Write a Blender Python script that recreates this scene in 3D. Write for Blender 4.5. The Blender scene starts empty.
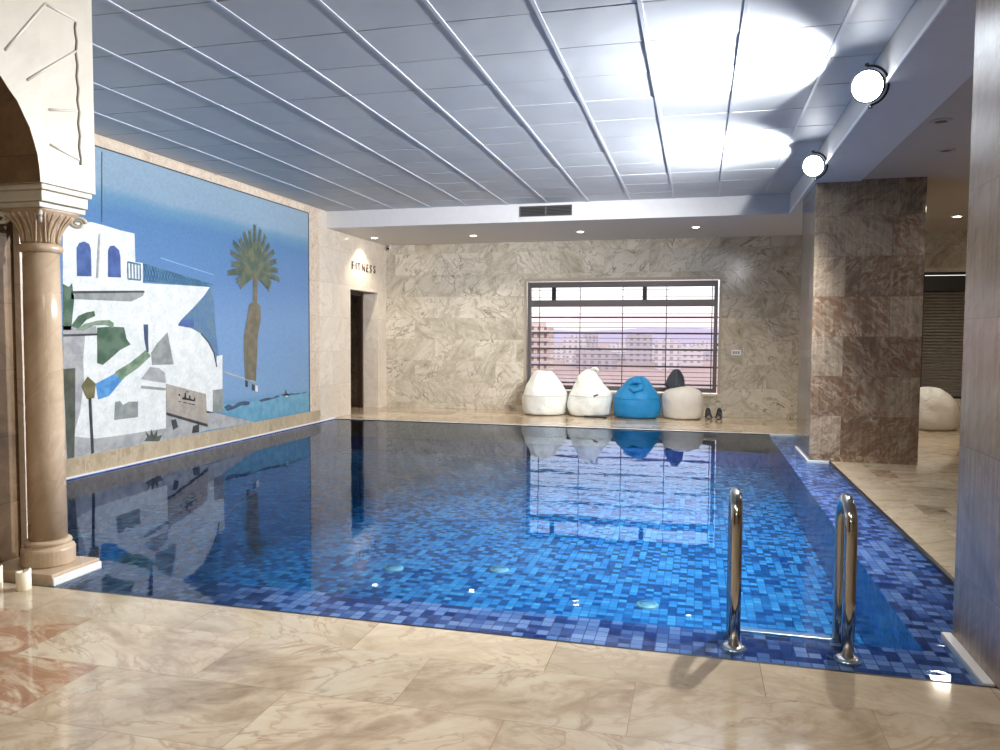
import bpy, bmesh, math, random
from mathutils import Vector, Matrix, noise
random.seed(7)
PI = math.pi
S = bpy.context.scene
COL = S.collection

# ------------------------------------------------------------------ helpers
def link(o, parent=None):
    COL.objects.link(o)
    if parent is not None:
        o.parent = parent
    return o

def obj(name, bm, mat, parent=None, loc=None, smooth=False, bevel=0, subsurf=0, auto=None):
    me = bpy.data.meshes.new(name)
    bm.normal_update()
    bm.to_mesh(me); bm.free()
    for m in (mat if isinstance(mat, (list, tuple)) else [mat]):
        me.materials.append(m)
    if smooth:
        for p in me.polygons: p.use_smooth = True
    o = bpy.data.objects.new(name, me)
    if loc is not None: o.location = loc
    if bevel:
        b = o.modifiers.new('bevel', 'BEVEL'); b.width = bevel; b.segments = 2; b.limit_method = 'ANGLE'
    if subsurf:
        s = o.modifiers.new('sub', 'SUBSURF'); s.levels = subsurf; s.render_levels = subsurf
    return link(o, parent)

def tag(o, label=None, cat=None, group=None, kind=None):
    if label: o['label'] = label
    if cat: o['category'] = cat
    if group: o['group'] = group
    if kind: o['kind'] = kind
    return o

def empty(name, loc, rz=0):
    o = bpy.data.objects.new(name, None)
    o.empty_display_size = 0.1
    o.location = loc; o.rotation_euler.z = rz
    return link(o)

def struct(name, bm, mat, **k):
    return tag(obj(name, bm, mat, **k), kind='structure')

def box(bm, x0, x1, y0, y1, z0, z1, mi=0):
    v = [bm.verts.new((x, y, z)) for z in (z0, z1) for x, y in ((x0, y0), (x1, y0), (x1, y1), (x0, y1))]
    for f in ((3, 2, 1, 0), (4, 5, 6, 7), (0, 1, 5, 4), (1, 2, 6, 5), (2, 3, 7, 6), (3, 0, 4, 7)):
        bm.faces.new([v[i] for i in f]).material_index = mi
    return v

def bxs(*boxes):
    bm = bmesh.new()
    for b in boxes: box(bm, *b)
    return bm

def lathe(bm, prof, n=32, cx=0, cy=0, cap=True):
    rings = []
    for r, z in prof:
        rings.append([bm.verts.new((cx + r*math.cos(2*PI*i/n), cy + r*math.sin(2*PI*i/n), z)) for i in range(n)])
    for a, b in zip(rings, rings[1:]):
        for i in range(n):
            bm.faces.new((a[i], a[(i+1) % n], b[(i+1) % n], b[i]))
    if cap:
        bm.faces.new(list(reversed(rings[0]))); bm.faces.new(rings[-1])
    return rings

def tube(bm, pts, r, n=12, cap=True):
    pts = [Vector(p) for p in pts]
    rings = []
    ref = None
    for i, p in enumerate(pts):
        a = pts[max(i-1, 0)]; b = pts[min(i+1, len(pts)-1)]
        t = (b-a).normalized()
        if ref is None:
            ref = t.orthogonal().normalized()
        u = (ref - t*ref.dot(t)).normalized(); ref = u
        w = t.cross(u)
        rr = r[i] if isinstance(r, (list, tuple)) else r
        rings.append([bm.verts.new(p + (u*math.cos(2*PI*k/n) + w*math.sin(2*PI*k/n))*rr) for k in range(n)])
    for a, b in zip(rings, rings[1:]):
        for k in range(n):
            bm.faces.new((a[k], a[(k+1) % n], b[(k+1) % n], b[k]))
    if cap:
        bm.faces.new(list(reversed(rings[0]))); bm.faces.new(rings[-1])

def copy_tree(o, parent=None):
    c = o.copy(); COL.objects.link(c)
    if parent is not None: c.parent = parent
    for ch in [x for x in bpy.data.objects if x.parent == o]:
        copy_tree(ch, c)
    return c

# ------------------------------------------------------------------ node helpers
class NT:
    def __init__(s, name):
        s.m = bpy.data.materials.new(name); s.m.use_nodes = True
        s.t = s.m.node_tree; s.t.nodes.clear()
        s.out = s.n('ShaderNodeOutputMaterial')
    def n(s, typ, **k):
        nd = s.t.nodes.new(typ)
        for a, b in k.items(): setattr(nd, a, b)
        return nd
    def put(s, sock, v):
        if v is None: return
        if isinstance(v, bpy.types.NodeSocket): s.t.links.new(v, sock)
        else: sock.default_value = v
    def math(s, op, a, b=None, c=None, clamp=False):
        nd = s.n('ShaderNodeMath', operation=op, use_clamp=clamp)
        s.put(nd.inputs[0], a); s.put(nd.inputs[1], b)
        if c is not None: s.put(nd.inputs[2], c)
        return nd.outputs[0]
    def vmath(s, op, a, b=None):
        nd = s.n('ShaderNodeVectorMath', operation=op)
        s.put(nd.inputs[0], a); s.put(nd.inputs[1], b)
        return nd.outputs[0]
    def comb(s, x, y, z=0.0):
        nd = s.n('ShaderNodeCombineXYZ')
        s.put(nd.inputs[0], x); s.put(nd.inputs[1], y); s.put(nd.inputs[2], z)
        return nd.outputs[0]
    def sep(s, v):
        nd = s.n('ShaderNodeSeparateXYZ'); s.put(nd.inputs[0], v); return nd.outputs
    def pos(s):
        return s.sep(s.n('ShaderNodeNewGeometry').outputs['Position'])
    def noise(s, v, scale, detail=4, rough=.5, dist=0.0, col=False):
        nd = s.n('ShaderNodeTexNoise'); s.put(nd.inputs['Vector'], v)
        nd.inputs['Scale'].default_value = scale; nd.inputs['Detail'].default_value = detail
        nd.inputs['Roughness'].default_value = rough; nd.inputs['Distortion'].default_value = dist
        return nd.outputs['Color' if col else 'Fac']
    def white(s, v):
        nd = s.n('ShaderNodeTexWhiteNoise', noise_dimensions='3D'); s.put(nd.inputs['Vector'], v)
        return nd.outputs
    def ramp(s, f, stops, mode='LINEAR'):
        nd = s.n('ShaderNodeValToRGB'); s.put(nd.inputs[0], f); cr = nd.color_ramp; cr.interpolation = mode
        while len(cr.elements) < len(stops): cr.elements.new(.5)
        for e, (p, c) in zip(cr.elements, stops):
            e.position = p; e.color = rgb(c) if isinstance(c, tuple) else (c, c, c, 1)
        return nd.outputs[0]
    def mix(s, f, a, b, typ='MIX'):
        nd = s.n('ShaderNodeMix', data_type='RGBA', blend_type=typ)
        s.put(nd.inputs[0], f); s.put(nd.inputs[6], rgb(a) if isinstance(a, tuple) else a); s.put(nd.inputs[7], rgb(b) if isinstance(b, tuple) else b)
        return nd.outputs[2]
    def bump(s, h, strength, dist=.01):
        nd = s.n('ShaderNodeBump'); s.put(nd.inputs['Height'], h)
        nd.inputs['Strength'].default_value = strength; nd.inputs['Distance'].default_value = dist
        return nd.outputs[0]
    def bsdf(s, col, rough=.5, metal=0., normal=None, spec=None, **k):
        nd = s.n('ShaderNodeBsdfPrincipled')
        s.put(nd.inputs['Base Color'], rgb(col) if isinstance(col, tuple) else col)
        s.put(nd.inputs['Roughness'], rough); s.put(nd.inputs['Metallic'], metal)
        if normal is not None: s.put(nd.inputs['Normal'], normal)
        if spec is not None: s.put(nd.inputs['Specular IOR Level'], spec)
        for a, b in k.items(): s.put(nd.inputs[a], b)
        s.t.links.new(nd.outputs[0], s.out.inputs[0])
        return nd

def rgb(c):
    # sRGB 0..255 -> linear
    if max(c[:3]) <= 1.0: return (c[0], c[1], c[2], 1)
    return tuple(((x/255)/12.92 if x/255 <= .04045 else ((x/255+.055)/1.055)**2.4) for x in c[:3]) + (1,)

MATS = {}
def plain(name, col, rough=.5, metal=0., spec=None, bump=0, bscale=40, **k):
    if name in MATS: return MATS[name]
    t = NT(name)
    v = t.n('ShaderNodeTexCoord').outputs['Object']
    f = t.noise(v, 9, 3)
    base = rgb(col)
    c = t.mix(f, tuple(min(1, x*.93) for x in base[:3]), tuple(min(1, x*1.05) for x in base[:3]))
    nrm = t.bump(t.noise(v, bscale, 3), bump) if bump else None
    t.bsdf(c, rough, metal, nrm, spec, **k)
    MATS[name] = t.m
    return t.m

def emit(name, col, st):
    t = NT(name); e = t.n('ShaderNodeEmission'); e.inputs[0].default_value = rgb(col); e.inputs[1].default_value = st
    t.t.links.new(e.outputs[0], t.out.inputs[0]); return t.m

def marble(name, floor, tw, th, tones, vein, grout, rough=.12, scale=1.0, stretch=(1, 1), half=True, veinamt=.6,
           tonevar=.25, accent=None, acc_p=.0, u0=0, v0=0, gw=.0035, streak=0, ang=.8, spec=.5):
    """cut-stone tiles: every tile shows another piece of the slab"""
    t = NT(name)
    p = t.pos()
    u = p[0] if floor else t.math('ADD', p[0], p[1])
    v = p[1] if floor else p[2]
    u = t.math('ADD', u, -u0+100*tw); v = t.math('ADD', v, -v0+100*th)
    row = t.math('FLOOR', t.math('DIVIDE', v, th))
    if half: u = t.math('ADD', u, t.math('MULTIPLY', t.math('MODULO', row, 2.0), tw*.5))
    col = t.math('FLOOR', t.math('DIVIDE', u, tw))
    w = t.white(t.comb(col, row, 3.3)); wr = t.sep(w[1])
    fu = t.math('SUBTRACT', u, t.math('MULTIPLY', col, tw)); fv = t.math('SUBTRACT', v, t.math('MULTIPLY', row, th))
    # mirrored, shifted piece per tile
    sg = t.math('SUBTRACT', t.math('MULTIPLY', t.math('GREATER_THAN', wr[0], .45), 2.0), 1.0)
    a = t.math('ADD', t.math('MULTIPLY', t.math('MULTIPLY', fu, sg), stretch[0]), t.math('MULTIPLY', wr[1], 37.0))
    b = t.math('ADD', t.math('MULTIPLY', fv, stretch[1]), t.math('MULTIPLY', wr[2], 53.0))
    # turn so that the veins run slantwise
    ca, sa = math.cos(ang), math.sin(ang)
    a2 = t.math('ADD', t.math('MULTIPLY', a, ca), t.math('MULTIPLY', b, sa))
    b2 = t.math('SUBTRACT', t.math('MULTIPLY', b, ca), t.math('MULTIPLY', a, sa))
    q = t.comb(t.math('MULTIPLY', a2, .55), b2, 0.0)
    n1 = t.noise(q, 2.6*scale, 6, .6, .9)
    n2 = t.noise(q, 6.0*scale, 7, .65, 1.8)
    n3 = t.noise(q, 22.0*scale, 4, .6, .3)
    k = t.math('ADD', t.math('MULTIPLY', n1, .65), t.math('MULTIPLY', n2, .35))
    lo, hi = .30, .70
    st = [(lo+(hi-lo)*i/(len(tones)-1), c) for i, c in enumerate(tones)]
    c = t.ramp(k, st)
    # veins: thin lines where a noise crosses its middle
    def line(sc, wd, dist):
        n = t.noise(q, sc*scale, 5, .55, dist)
        d = t.math('ABSOLUTE', t.math('SUBTRACT', n, .5))
        return t.ramp(d, [(0, 1.0), (wd, 0.0)])
    ln = t.math('MULTIPLY', t.math('MAXIMUM', line(2.2, .018, 1.5), t.math('MULTIPLY', line(4.5, .03, .8), .6)), t.math('MULTIPLY', t.ramp(n1, [(.38, 0.), (.6, 1.)]), veinamt))
    c = t.mix(ln, c, vein)
    if accent:
        sel = t.math('LESS_THAN', t.white(t.comb(row, col, 9.1))[0], acc_p)
        pa = t.math('MULTIPLY', sel, t.ramp(n2, [(.42, 0.), (.56, .85)]))
        c = t.mix(pa, c, accent)
    br = t.math('ADD', 1-tonevar*.55, t.math('MULTIPLY', wr[1], tonevar))
    c = t.mix(1.0, c, t.comb(br, br, br), 'MULTIPLY')
    if streak:
        sv = t.noise(t.comb(t.math('MULTIPLY', u, 30.0), t.math('MULTIPLY', v, 1.6), 0.0), 1.0, 5, .6)
        s2 = t.ramp(sv, [(.4, 1.0-streak), (.62, 1.0+streak*.7)])
        c = t.mix(1.0, c, s2, 'MULTIPLY')
    g = t.math('ADD', t.math('LESS_THAN', fu, gw), t.math('LESS_THAN', fv, gw), clamp=True)
    c = t.mix(t.math('MULTIPLY', g, .75), c, grout)
    fine = t.math('ADD', .96, t.math('MULTIPLY', n3, .08))
    c = t.mix(1.0, c, t.comb(fine, fine, fine), 'MULTIPLY')
    r = t.math('ADD', rough, t.math('MULTIPLY', t.noise(q, 3, 3), .10))
    h = t.math('SUBTRACT', t.math('MULTIPLY', n1, .04), t.math('MULTIPLY', g, .3))
    # each slab is set a hair out of true
    t.bsdf(c, r, 0., t.bump(h, .25, .01), spec)
    MATS[name] = t.m
    return t.m

def mosaic(name, mode, cols, size=.06, grout=(70, 110, 180), rough=.15):
    t = NT(name); p = t.pos()
    u = p[0] if mode == 'xy' else t.math('ADD', p[0], p[1])
    v = p[1] if mode == 'xy' else p[2]
    u = t.math('ADD', u, 600*.05); v = t.math('ADD', v, 600*.05)
    ci = t.math('FLOOR', t.math('DIVIDE', u, size)); ri = t.math('FLOOR', t.math('DIVIDE', v, size))
    w = t.white(t.comb(ci, ri, 1.7))
    st = [(i/len(cols), c) for i, c in enumerate(cols)]
    c = t.ramp(w[0], st, 'CONSTANT')
    fu = t.math('FRACT', t.math('DIVIDE', u, size)); fv = t.math('FRACT', t.math('DIVIDE', v, size))
    g = t.math('ADD', t.math('LESS_THAN', fu, .10), t.math('LESS_THAN', fv, .10), clamp=True)
    swirl = t.math('ADD', .88, t.math('MULTIPLY', t.noise(t.comb(u, v, 0.), 45, 3), .24))
    c = t.mix(1.0, c, t.comb(swirl, swirl, swirl), 'MULTIPLY')
    c = t.mix(t.math('MULTIPLY', g, .8), c, grout)
    t.bsdf(c, rough, 0., t.bump(t.math('SUBTRACT', 1.0, g), .2, .004))
    MATS[name] = t.m
    return t.m

# ------------------------------------------------------------------ materials
M_back = marble('stone_back', False, .86, .435, [(120, 110, 94), (170, 161, 143), (194, 186, 170), (206, 199, 185), (160, 150, 132)], (106, 94, 78), (170, 160, 142),
                rough=.10, scale=.75, veinamt=.85, tonevar=.2, u0=14.88-.06, v0=.1)
M_left = marble('stone_left', False, .95, .60, [(186, 172, 156), (206, 194, 180), (214, 204, 190), (220, 210, 196)], (160, 140, 126), (176, 164, 150),
                rough=.10, scale=.7, veinamt=.4, tonevar=.10)
M_border = marble('stone_border', False, .45, .6, [(170, 146, 128), (202, 184, 164), (214, 200, 182), (190, 162, 150)], (150, 112, 98), (160, 146, 130),
                  rough=.2, scale=1.6, veinamt=.6, tonevar=.15)
M_skirt = marble('stone_skirt', False, .45, 3.0, [(140, 124, 100), (168, 152, 126), (184, 168, 142), (160, 140, 112)], (120, 100, 76), (200, 188, 164),
                 rough=.25, scale=1.6, veinamt=.6, tonevar=.2, half=False, v0=-1, ang=1.5)
M_pillar = marble('stone_pillar', False, 1.0, .475, [(72, 60, 50), (112, 98, 84), (146, 132, 114), (124, 108, 94), (168, 152, 130)], (188, 168, 144), (90, 78, 66),
                  rough=.10, scale=1.7, veinamt=.7, tonevar=.4, accent=(108, 80, 62), acc_p=.35, streak=.16, u0=9.9+1.68, v0=.08)
M_pillar2 = marble('stone_pillar_near', False, 1.0, .62, [(104, 84, 64), (136, 114, 92), (154, 132, 110), (144, 120, 96)], (90, 72, 54), (98, 82, 64),
                   rough=.2, scale=.9, veinamt=.3, tonevar=.15, accent=(150, 110, 100), acc_p=.12, streak=.16, u0=5.0, v0=.35)
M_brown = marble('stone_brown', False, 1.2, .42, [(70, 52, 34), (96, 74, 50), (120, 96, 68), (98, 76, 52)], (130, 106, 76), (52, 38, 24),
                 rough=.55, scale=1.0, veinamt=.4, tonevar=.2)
M_floor = marble('stone_floor', True, .94, .47, [(120, 102, 82), (162, 143, 119), (192, 175, 150), (200, 188, 166), (156, 148, 134)], (124, 84, 58), (140, 122, 98),
                 rough=.045, scale=.9, veinamt=.55, tonevar=.26, accent=(146, 106, 80), acc_p=.30, u0=-.235, v0=3.30-.47*7, ang=.5)
M_floor2 = marble('stone_floor_border', True, .94, 40, [(154, 137, 114), (182, 165, 140), (196, 181, 157), (172, 155, 131)], (134, 106, 78), (112, 94, 72),
                  rough=.045, scale=1.1, veinamt=.6, tonevar=.2, half=False, u0=-.64, v0=-20, ang=.4)
M_cream = marble('carved_stone', False, 6, 6, [(172, 165, 150), (184, 177, 162), (192, 186, 172), (178, 170, 155)], (160, 148, 130), (210, 200, 184),
                 rough=.4, scale=.5, veinamt=.25, tonevar=.0, half=False, gw=0)
M_shaft = marble('shaft_stone', False, 6, 6, [(156, 134, 110), (176, 155, 130), (188, 168, 144), (168, 147, 122)], (156, 122, 92), (196, 180, 160),
                 rough=.22, scale=.6, veinamt=.35, tonevar=.0, half=False, gw=0)
DEEP = [(16, 58, 108), (38, 104, 154), (54, 122, 168), (20, 70, 120), (70, 140, 180), (44, 110, 162), (18, 62, 112), (58, 126, 172), (28, 84, 136), (48, 116, 166)]
LEDGE = [(34, 48, 96), (98, 116, 162), (118, 134, 178), (48, 66, 118), (136, 150, 190), (104, 122, 168), (38, 52, 102), (126, 142, 184), (70, 90, 142)]
WALLT = [(44, 72, 140), (56, 86, 158), (48, 78, 148), (64, 94, 166)]
M_deep = mosaic('mosaic_deep', 'xy', DEEP, .062, (16, 60, 108))
M_ledge = mosaic('mosaic_ledge', 'xy', LEDGE, .06, (40, 54, 104))
M_bwall = mosaic('mosaic_wall', 'v', WALLT, .06, (54, 84, 150))
M_white = plain('white_paint', (226, 228, 232), .6)
M_soffit = plain('soffit_paint', (206, 204, 204), .5)
M_shadeceil = plain('shaded_ceiling_paint', (176, 166, 154), .6)  # soffit paint with shade and warm light put into its colour
M_black = plain('black_slot', (18, 20, 24), .3)
M_coping = plain('white_coping', (222, 222, 220), .3)
M_steel = plain('polished_steel', (182, 178, 172), .13, 1.0)
M_steelw = plain('bright_steel', (225, 225, 225), .2, .8)
M_frame = plain('window_metal', (98, 94, 92), .4, .3)
M_dark = plain('dark_metal', (38, 36, 36), .4, .4)
M_grille = plain('grille_metal', (112, 102, 104), .5, .2)

def ceil_mat():
    t = NT('ceiling_tile'); 
    v = t.n('ShaderNodeTexCoord').outputs['Object']
    n = t.noise(v, 1.2, 3)
    c = t.mix(n, (172, 178, 184), (186, 190, 194))
    warp = t.noise(v, 2.2, 2)
    t.bsdf(c, .5, .05, t.bump(warp, .35, .02))
    return t.m
M_ceil = ceil_mat()
M_tbar = plain('ceiling_bar', (190, 195, 204), .4, .2)

def water_mat():
    t = NT('pool_water')
    p = t.n('ShaderNodeNewGeometry').outputs['Position']
    n = t.noise(p, 2.2, 3, .5)
    n2 = t.noise(p, 9, 2, .5)
    h = t.math('ADD', n, t.math('MULTIPLY', n2, .12))
    b = t.bump(h, .12, .010)
    fr = t.n('ShaderNodeFresnel'); fr.inputs[0].default_value = 1.26; t.put(fr.inputs['Normal'], b)
    tr = t.n('ShaderNodeBsdfTransparent'); tr.inputs[0].default_value = (.80, .94, 1.0, 1)
    gl = t.n('ShaderNodeBsdfGlossy'); gl.inputs['Roughness'].default_value = .012; t.put(gl.inputs['Normal'], b)
    gl.inputs[0].default_value = (.72, .82, 1, 1)
    mx = t.n('ShaderNodeMixShader'); t.put(mx.inputs[0], fr.outputs[0])
    t.t.links.new(tr.outputs[0], mx.inputs[1]); t.t.links.new(gl.outputs[0], mx.inputs[2])
    t.t.links.new(mx.outputs[0], t.out.inputs[0])
    return t.m
M_water = water_mat()

def glass_mat():
    t = NT('window_glass')
    tr = t.n('ShaderNodeBsdfTransparent'); tr.inputs[0].default_value = (.95, .96, .97, 1)
    gl = t.n('ShaderNodeBsdfGlossy'); gl.inputs['Roughness'].default_value = .02
    fr = t.n('ShaderNodeFresnel'); fr.inputs[0].default_value = 1.45
    mx = t.n('ShaderNodeMixShader'); t.put(mx.inputs[0], fr.outputs[0])
    t.t.links.new(tr.outputs[0], mx.inputs[1]); t.t.links.new(gl.outputs[0], mx.inputs[2])
    t.t.links.new(mx.outputs[0], t.out.inputs[0])
    return t.m
M_glass = glass_mat()

# ------------------------------------------------------------------ camera
yaw, pit, rol, FPX = .252128, .0520707, .00596514, 766.77
f = Vector((-math.sin(yaw)*math.cos(pit), math.cos(yaw)*math.cos(pit), -math.sin(pit)))
rt = f.cross(Vector((0, 0, 1))).normalized(); up = rt.cross(f)
rt2 = rt*math.cos(rol) + up*math.sin(rol); up2 = rt2.cross(f)
cd = bpy.data.cameras.new('camera'); cam = bpy.data.objects.new('camera', cd); COL.objects.link(cam)
cd.sensor_width = 36; cd.lens = FPX*36/1000; cd.clip_end = 6000; cd.clip_start = .05
m = Matrix((rt2, up2, -f)).transposed().to_4x4(); m.translation = (0, 0, 1.5)
cam.matrix_world = m
S.camera = cam

# ------------------------------------------------------------------ the room
ZC, ZS = 3.62, 3.335          # panelled ceiling, lowered soffit
XL, YB, YF = -6.28, 14.88, 3.66
XR, YW, YN = 1.56, 12.45, -3.5  # pool right edge, pool far edge, rear wall
# floor
bm = bxs((-4.6, 8, YN, 3.30, -.3, 0), (1.90, 8, 3.30, 14.0, -.3, 0), (XR+.02, 8, 14.0, YB+.2, -.3, 0), (XL-1.6, XR+.02, YW+.01, YB+.2, -.3, 0))
struct('floor', bm, M_floor)
bm = bxs((-4.6, 1.90, 3.301, 3.642, -.3, 0), (XR+.02, 1.899, 3.642, 14.0, -.3, 0.0))
struct('floor_border', bm, M_floor2)
# slot drain (dark line) round the pool and pale coping strips
struct('trim_1', bxs((-3.69, 1.245, 3.642, 3.672, -.3, -.004), (XR-.005, XR+.02, 4.27, 9.9, -.3, -.004), (1.245, XR+.02, 3.642, 4.27, -.3, -.004)), M_black)
struct('trim_2', bxs((XL, XL+.05, 4.15, YW, -.3, .012), (XL+.05, 1.56, YW-.03, YW+.01, -.3, .003),
                     (1.225, 1.27, 3.672, 4.27, -.03, .006), (1.31, 1.33, 9.88, 11.1, -.03, .004), (1.33, XR, 9.875, 9.9, -.03, .004)), M_coping)
# pool shell
ZL, ZD = -.03, -.52
XI, YI = 1.10, 4.07
struct('pool_ledge', bxs((-6.23, XR-.006, 3.673, YI, ZL-.012, ZL), (XI, XR-.006, YI, 12.42, ZL-.012, ZL)), M_ledge)
bm = bmesh.new()
box(bm, XL, XI, YI-.2, 12.45, ZD-.1, ZD, 0)
struct('pool_bottom', bm, M_deep)
struct('pool_sides', bxs((XI+.001, XI+.1, YI, 12.42, ZD-.05, ZL-.013), (-6.23, XI, YI-.1, YI-.001, ZD-.05, ZL-.013), (-6.2, XI, 12.42, 12.449, ZD-.05, -.001), (-6.229, -6.2, YI, 12.42, ZD-.05, -.001)), M_bwall)
bm = bmesh.new()
vs = [bm.verts.new(c+(-.010,)) for c in ((-6.23, 3.672), (XR-.005, 3.672), (XR-.005, 12.42), (-6.23, 12.42))]
bm.faces.new(vs)
struct('pool_water', bm, M_water)

# back wall with its window openings
W = (-3.30, .37, .42, 2.565)       # main window x0 x1 z0 z1
R = (3.77, 5.2, .44, 2.64)         # shutter window
struct('wall_back', bxs((XL-1.6, W[0], YB, YB+.25, 0, 3.8), (W[1], R[0], YB, YB+.25, 0, 3.8), (R[1], 8, YB, YB+.25, 0, 3.8),
                        (W[0], W[1], YB, YB+.25, 0, W[2]), (W[0], W[1], YB, YB+.25, W[3], 3.8), (R[0], R[1], YB, YB+.25, 0, R[2]), (R[0], R[1], YB, YB+.25, R[3], 3.8)), M_back)
# left wall with doorway
D = (13.18, 14.45, 2.335)
struct('wall_left', bxs((XL-.42, XL, 4.15, D[0], 0, 3.8), (XL-.42, XL, D[1], YB, 0, 3.8), (XL-.42, XL, D[0], D[1], D[2], 3.8)), M_left)
struct('trim_3', bxs((XL, XL+.012, 4.2, 11.95, 3.50, 3.62), (XL, XL+.012, 11.60, 11.95, .02, 3.50)), M_border)
struct('baseboard_left', bxs((XL, XL+.02, 4.2, 11.95, .012, .20)), M_skirt)
# dark lobby behind the doorway with its door leaf frame
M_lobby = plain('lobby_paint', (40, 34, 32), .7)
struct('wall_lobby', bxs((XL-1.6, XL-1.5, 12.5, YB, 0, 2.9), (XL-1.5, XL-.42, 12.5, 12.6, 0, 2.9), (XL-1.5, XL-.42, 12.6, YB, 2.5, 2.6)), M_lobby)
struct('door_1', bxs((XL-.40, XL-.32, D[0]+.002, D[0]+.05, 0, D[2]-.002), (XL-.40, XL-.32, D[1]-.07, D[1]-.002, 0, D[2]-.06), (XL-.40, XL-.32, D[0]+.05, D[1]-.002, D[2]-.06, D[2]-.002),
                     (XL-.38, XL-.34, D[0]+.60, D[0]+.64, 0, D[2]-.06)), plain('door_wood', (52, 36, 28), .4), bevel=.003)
# other walls, out of the picture but closing the room
struct('wall_rear', bxs((-4.6, 8.2, YN-.2, YN, 0, 3.8)), M_back)
struct('wall_right', bxs((8.0, 8.2, YN, YB+.25, 0, 3.8)), M_back)
struct('wall_niche', bxs((-4.4, -4.212, YN, 4.15, 0, 3.62)), M_brown)
struct('wall_near_left', bxs((XL-.2, -4.4, 4.05, 4.15, -.3, 3.62), (-4.4, -4.212, 4.1501, 4.16, -.3, 3.62)), M_left)
struct('roof_slab', bxs((XL-1.6, 8.2, YN-.2, YB+.25, 3.8, 3.9)), M_white)

# panelled ceiling: metal trays over a dark void
bm = bmesh.new()
xs = [XL] + [-5.68+.66*i for i in range(11)] + [1.29]
ys = [5.07+.66*i for i in range(-13, 11)] + [12.25]
random.seed(3)
for i in range(len(xs)-1):
    for j in range(len(ys)-1):
        x0, x1, y0, y1 = xs[i]+.004, xs[i+1]-.004, ys[j]+.007, ys[j+1]-.007
        if x0 < -4.25 and y1 < 4.1: continue
        a, b, c = (random.uniform(-1, 1)*.0016 for _ in range(3))
        v = [bm.verts.new(q) for q in ((x0, y0, ZC+.003+a), (x0, y1, ZC+.003+b), (x1, y1, ZC+.003+c), (x1, y0, ZC+.003+a+c-b))]
        bm.faces.new(v)
        w = [bm.verts.new((q.co.x, q.co.y, ZC+.04)) for q in v]
        for k in range(4): bm.faces.new((v[k], w[k], w[(k+1) % 4], v[(k+1) % 4]))
struct('ceiling', bm, M_ceil)
struct('ceiling_void', bxs((XL, 1.29, YN, 12.25, ZC+.05, ZC+.07)), M_black)
bm = bmesh.new()
for x in xs[1:-1]:
    y0 = 4.16 if x < -4.3 else YN
    box(bm, x-.014, x+.014, y0, 12.25, ZC-.003, ZC+.01)
struct('trim_4', bm, M_tbar)
# soffit round the far end and the beam on the right
struct('ceiling_soffit', bxs((XL, 1.29, 12.25, YB, ZS, 3.8)), M_soffit)
struct('ceiling_beam', bxs((1.29, 1.82, YN, YB, ZS, 3.8)), M_soffit)
struct('ceiling_right', bxs((1.82, 8.0, YN, YB, ZS+.02, 3.8)), M_shadeceil)
struct('trim_5', bxs((1.278, 1.292, YN, 12.25, ZS-.004, ZS+.03)), plain('white_edge', (235, 236, 240), .3))
# the two stone pillars
struct('pillar_far', bxs((1.33, 2.53, 9.9, 11.1, 0, ZS+.03)), M_pillar, bevel=.006)
struct('pillar_near', bxs((1.27, 2.5, 3.2, 4.25, 0, ZS+.03)), M_pillar2, bevel=.006)

# ------------------------------------------------------------------ main window
bm = bxs((W[0]+.02, W[1]-.02, YB+.02, YB+.09, W[3]-.13, W[3]-.02), (W[0]+.02, W[0]+.09, YB+.02, YB+.09, W[2]+.02, W[3]-.13), (W[1]-.09, W[1]-.02, YB+.02, YB+.09, W[2]+.02, W[3]-.13),
         (W[0]+.09, W[1]-.09, YB+.02, YB+.09, W[2]+.02, W[2]+.10), (W[0]+.09, W[1]-.09, YB+.02, YB+.09, 2.06, 2.19))
win = tag(obj('window_1', bm, M_frame, bevel=.004), kind='structure')
for x in (-2.76, -1.0):
    obj('mullion', bxs((x-.04, x+.04, YB+.03, YB+.085, 2.19, W[3]-.13)), M_dark, win)
obj('glass_pane', bxs((W[0]+.09, W[1]-.09, YB+.05, YB+.056, 2.19, W[3]-.13)), M_glass, win)
obj('glass_pane', bxs((W[0]+.09, W[1]-.09, YB+.05, YB+.056, W[2]+.10, 2.06)), M_glass, win)
struct('window_sill', bxs((W[0]-.03, W[1]+.05, YB-.03, YB+.02, W[2]-.045, W[2])), M_border, bevel=.004)
struct('trim_6', bxs((W[0]-.05, W[0], YB-.008, YB+.02, W[2], W[3]+.05), (W[1], W[1]+.05, YB-.008, YB+.02, W[2], W[3]+.05), (W[0], W[1], YB-.008, YB+.02, W[3], W[3]+.05)), plain('reveal_stone', (166, 154, 136), .3))
# outside grille
g = empty('window_grille', ((W[0]+W[1])/2, YB+.32, W[2]))
tag(g, 'grey metal security grille of horizontal rails across the city window', 'grille')
cx, cz = (W[0]+W[1])/2, W[2]
bw = (W[1]-W[0])/2
for z in (1.86, 1.55, 1.235, .905, .56):
    b_ = bmesh.new(); tube(b_, [(-bw, 0, z-cz), (bw, 0, z-cz)], .018, 8); obj('rail', b_, M_grille, g, smooth=True)
for z in (2.40, 2.26, 1.93, 1.76, 1.66, 1.45, 1.36, 1.13, 1.03, .80, .71, .64):
    b_ = bmesh.new(); tube(b_, [(-bw, 0, z-cz), (bw, 0, z-cz)], .0055, 6); obj('thin_bar', b_, M_grille, g)
for x in (-3.10, -2.28, -1.44, -.60, .25):
    b_ = bmesh.new(); tube(b_, [(x-cx, .012, 0), (x-cx, .012, W[3]-cz)], .009, 8); obj('upright', b_, M_grille, g, smooth=True)
for s in (-1, 1):
    obj('bracket', bxs((s*bw-.02, s*bw+.02, -.08, .02, .9, .94)), M_grille, g)

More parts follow.
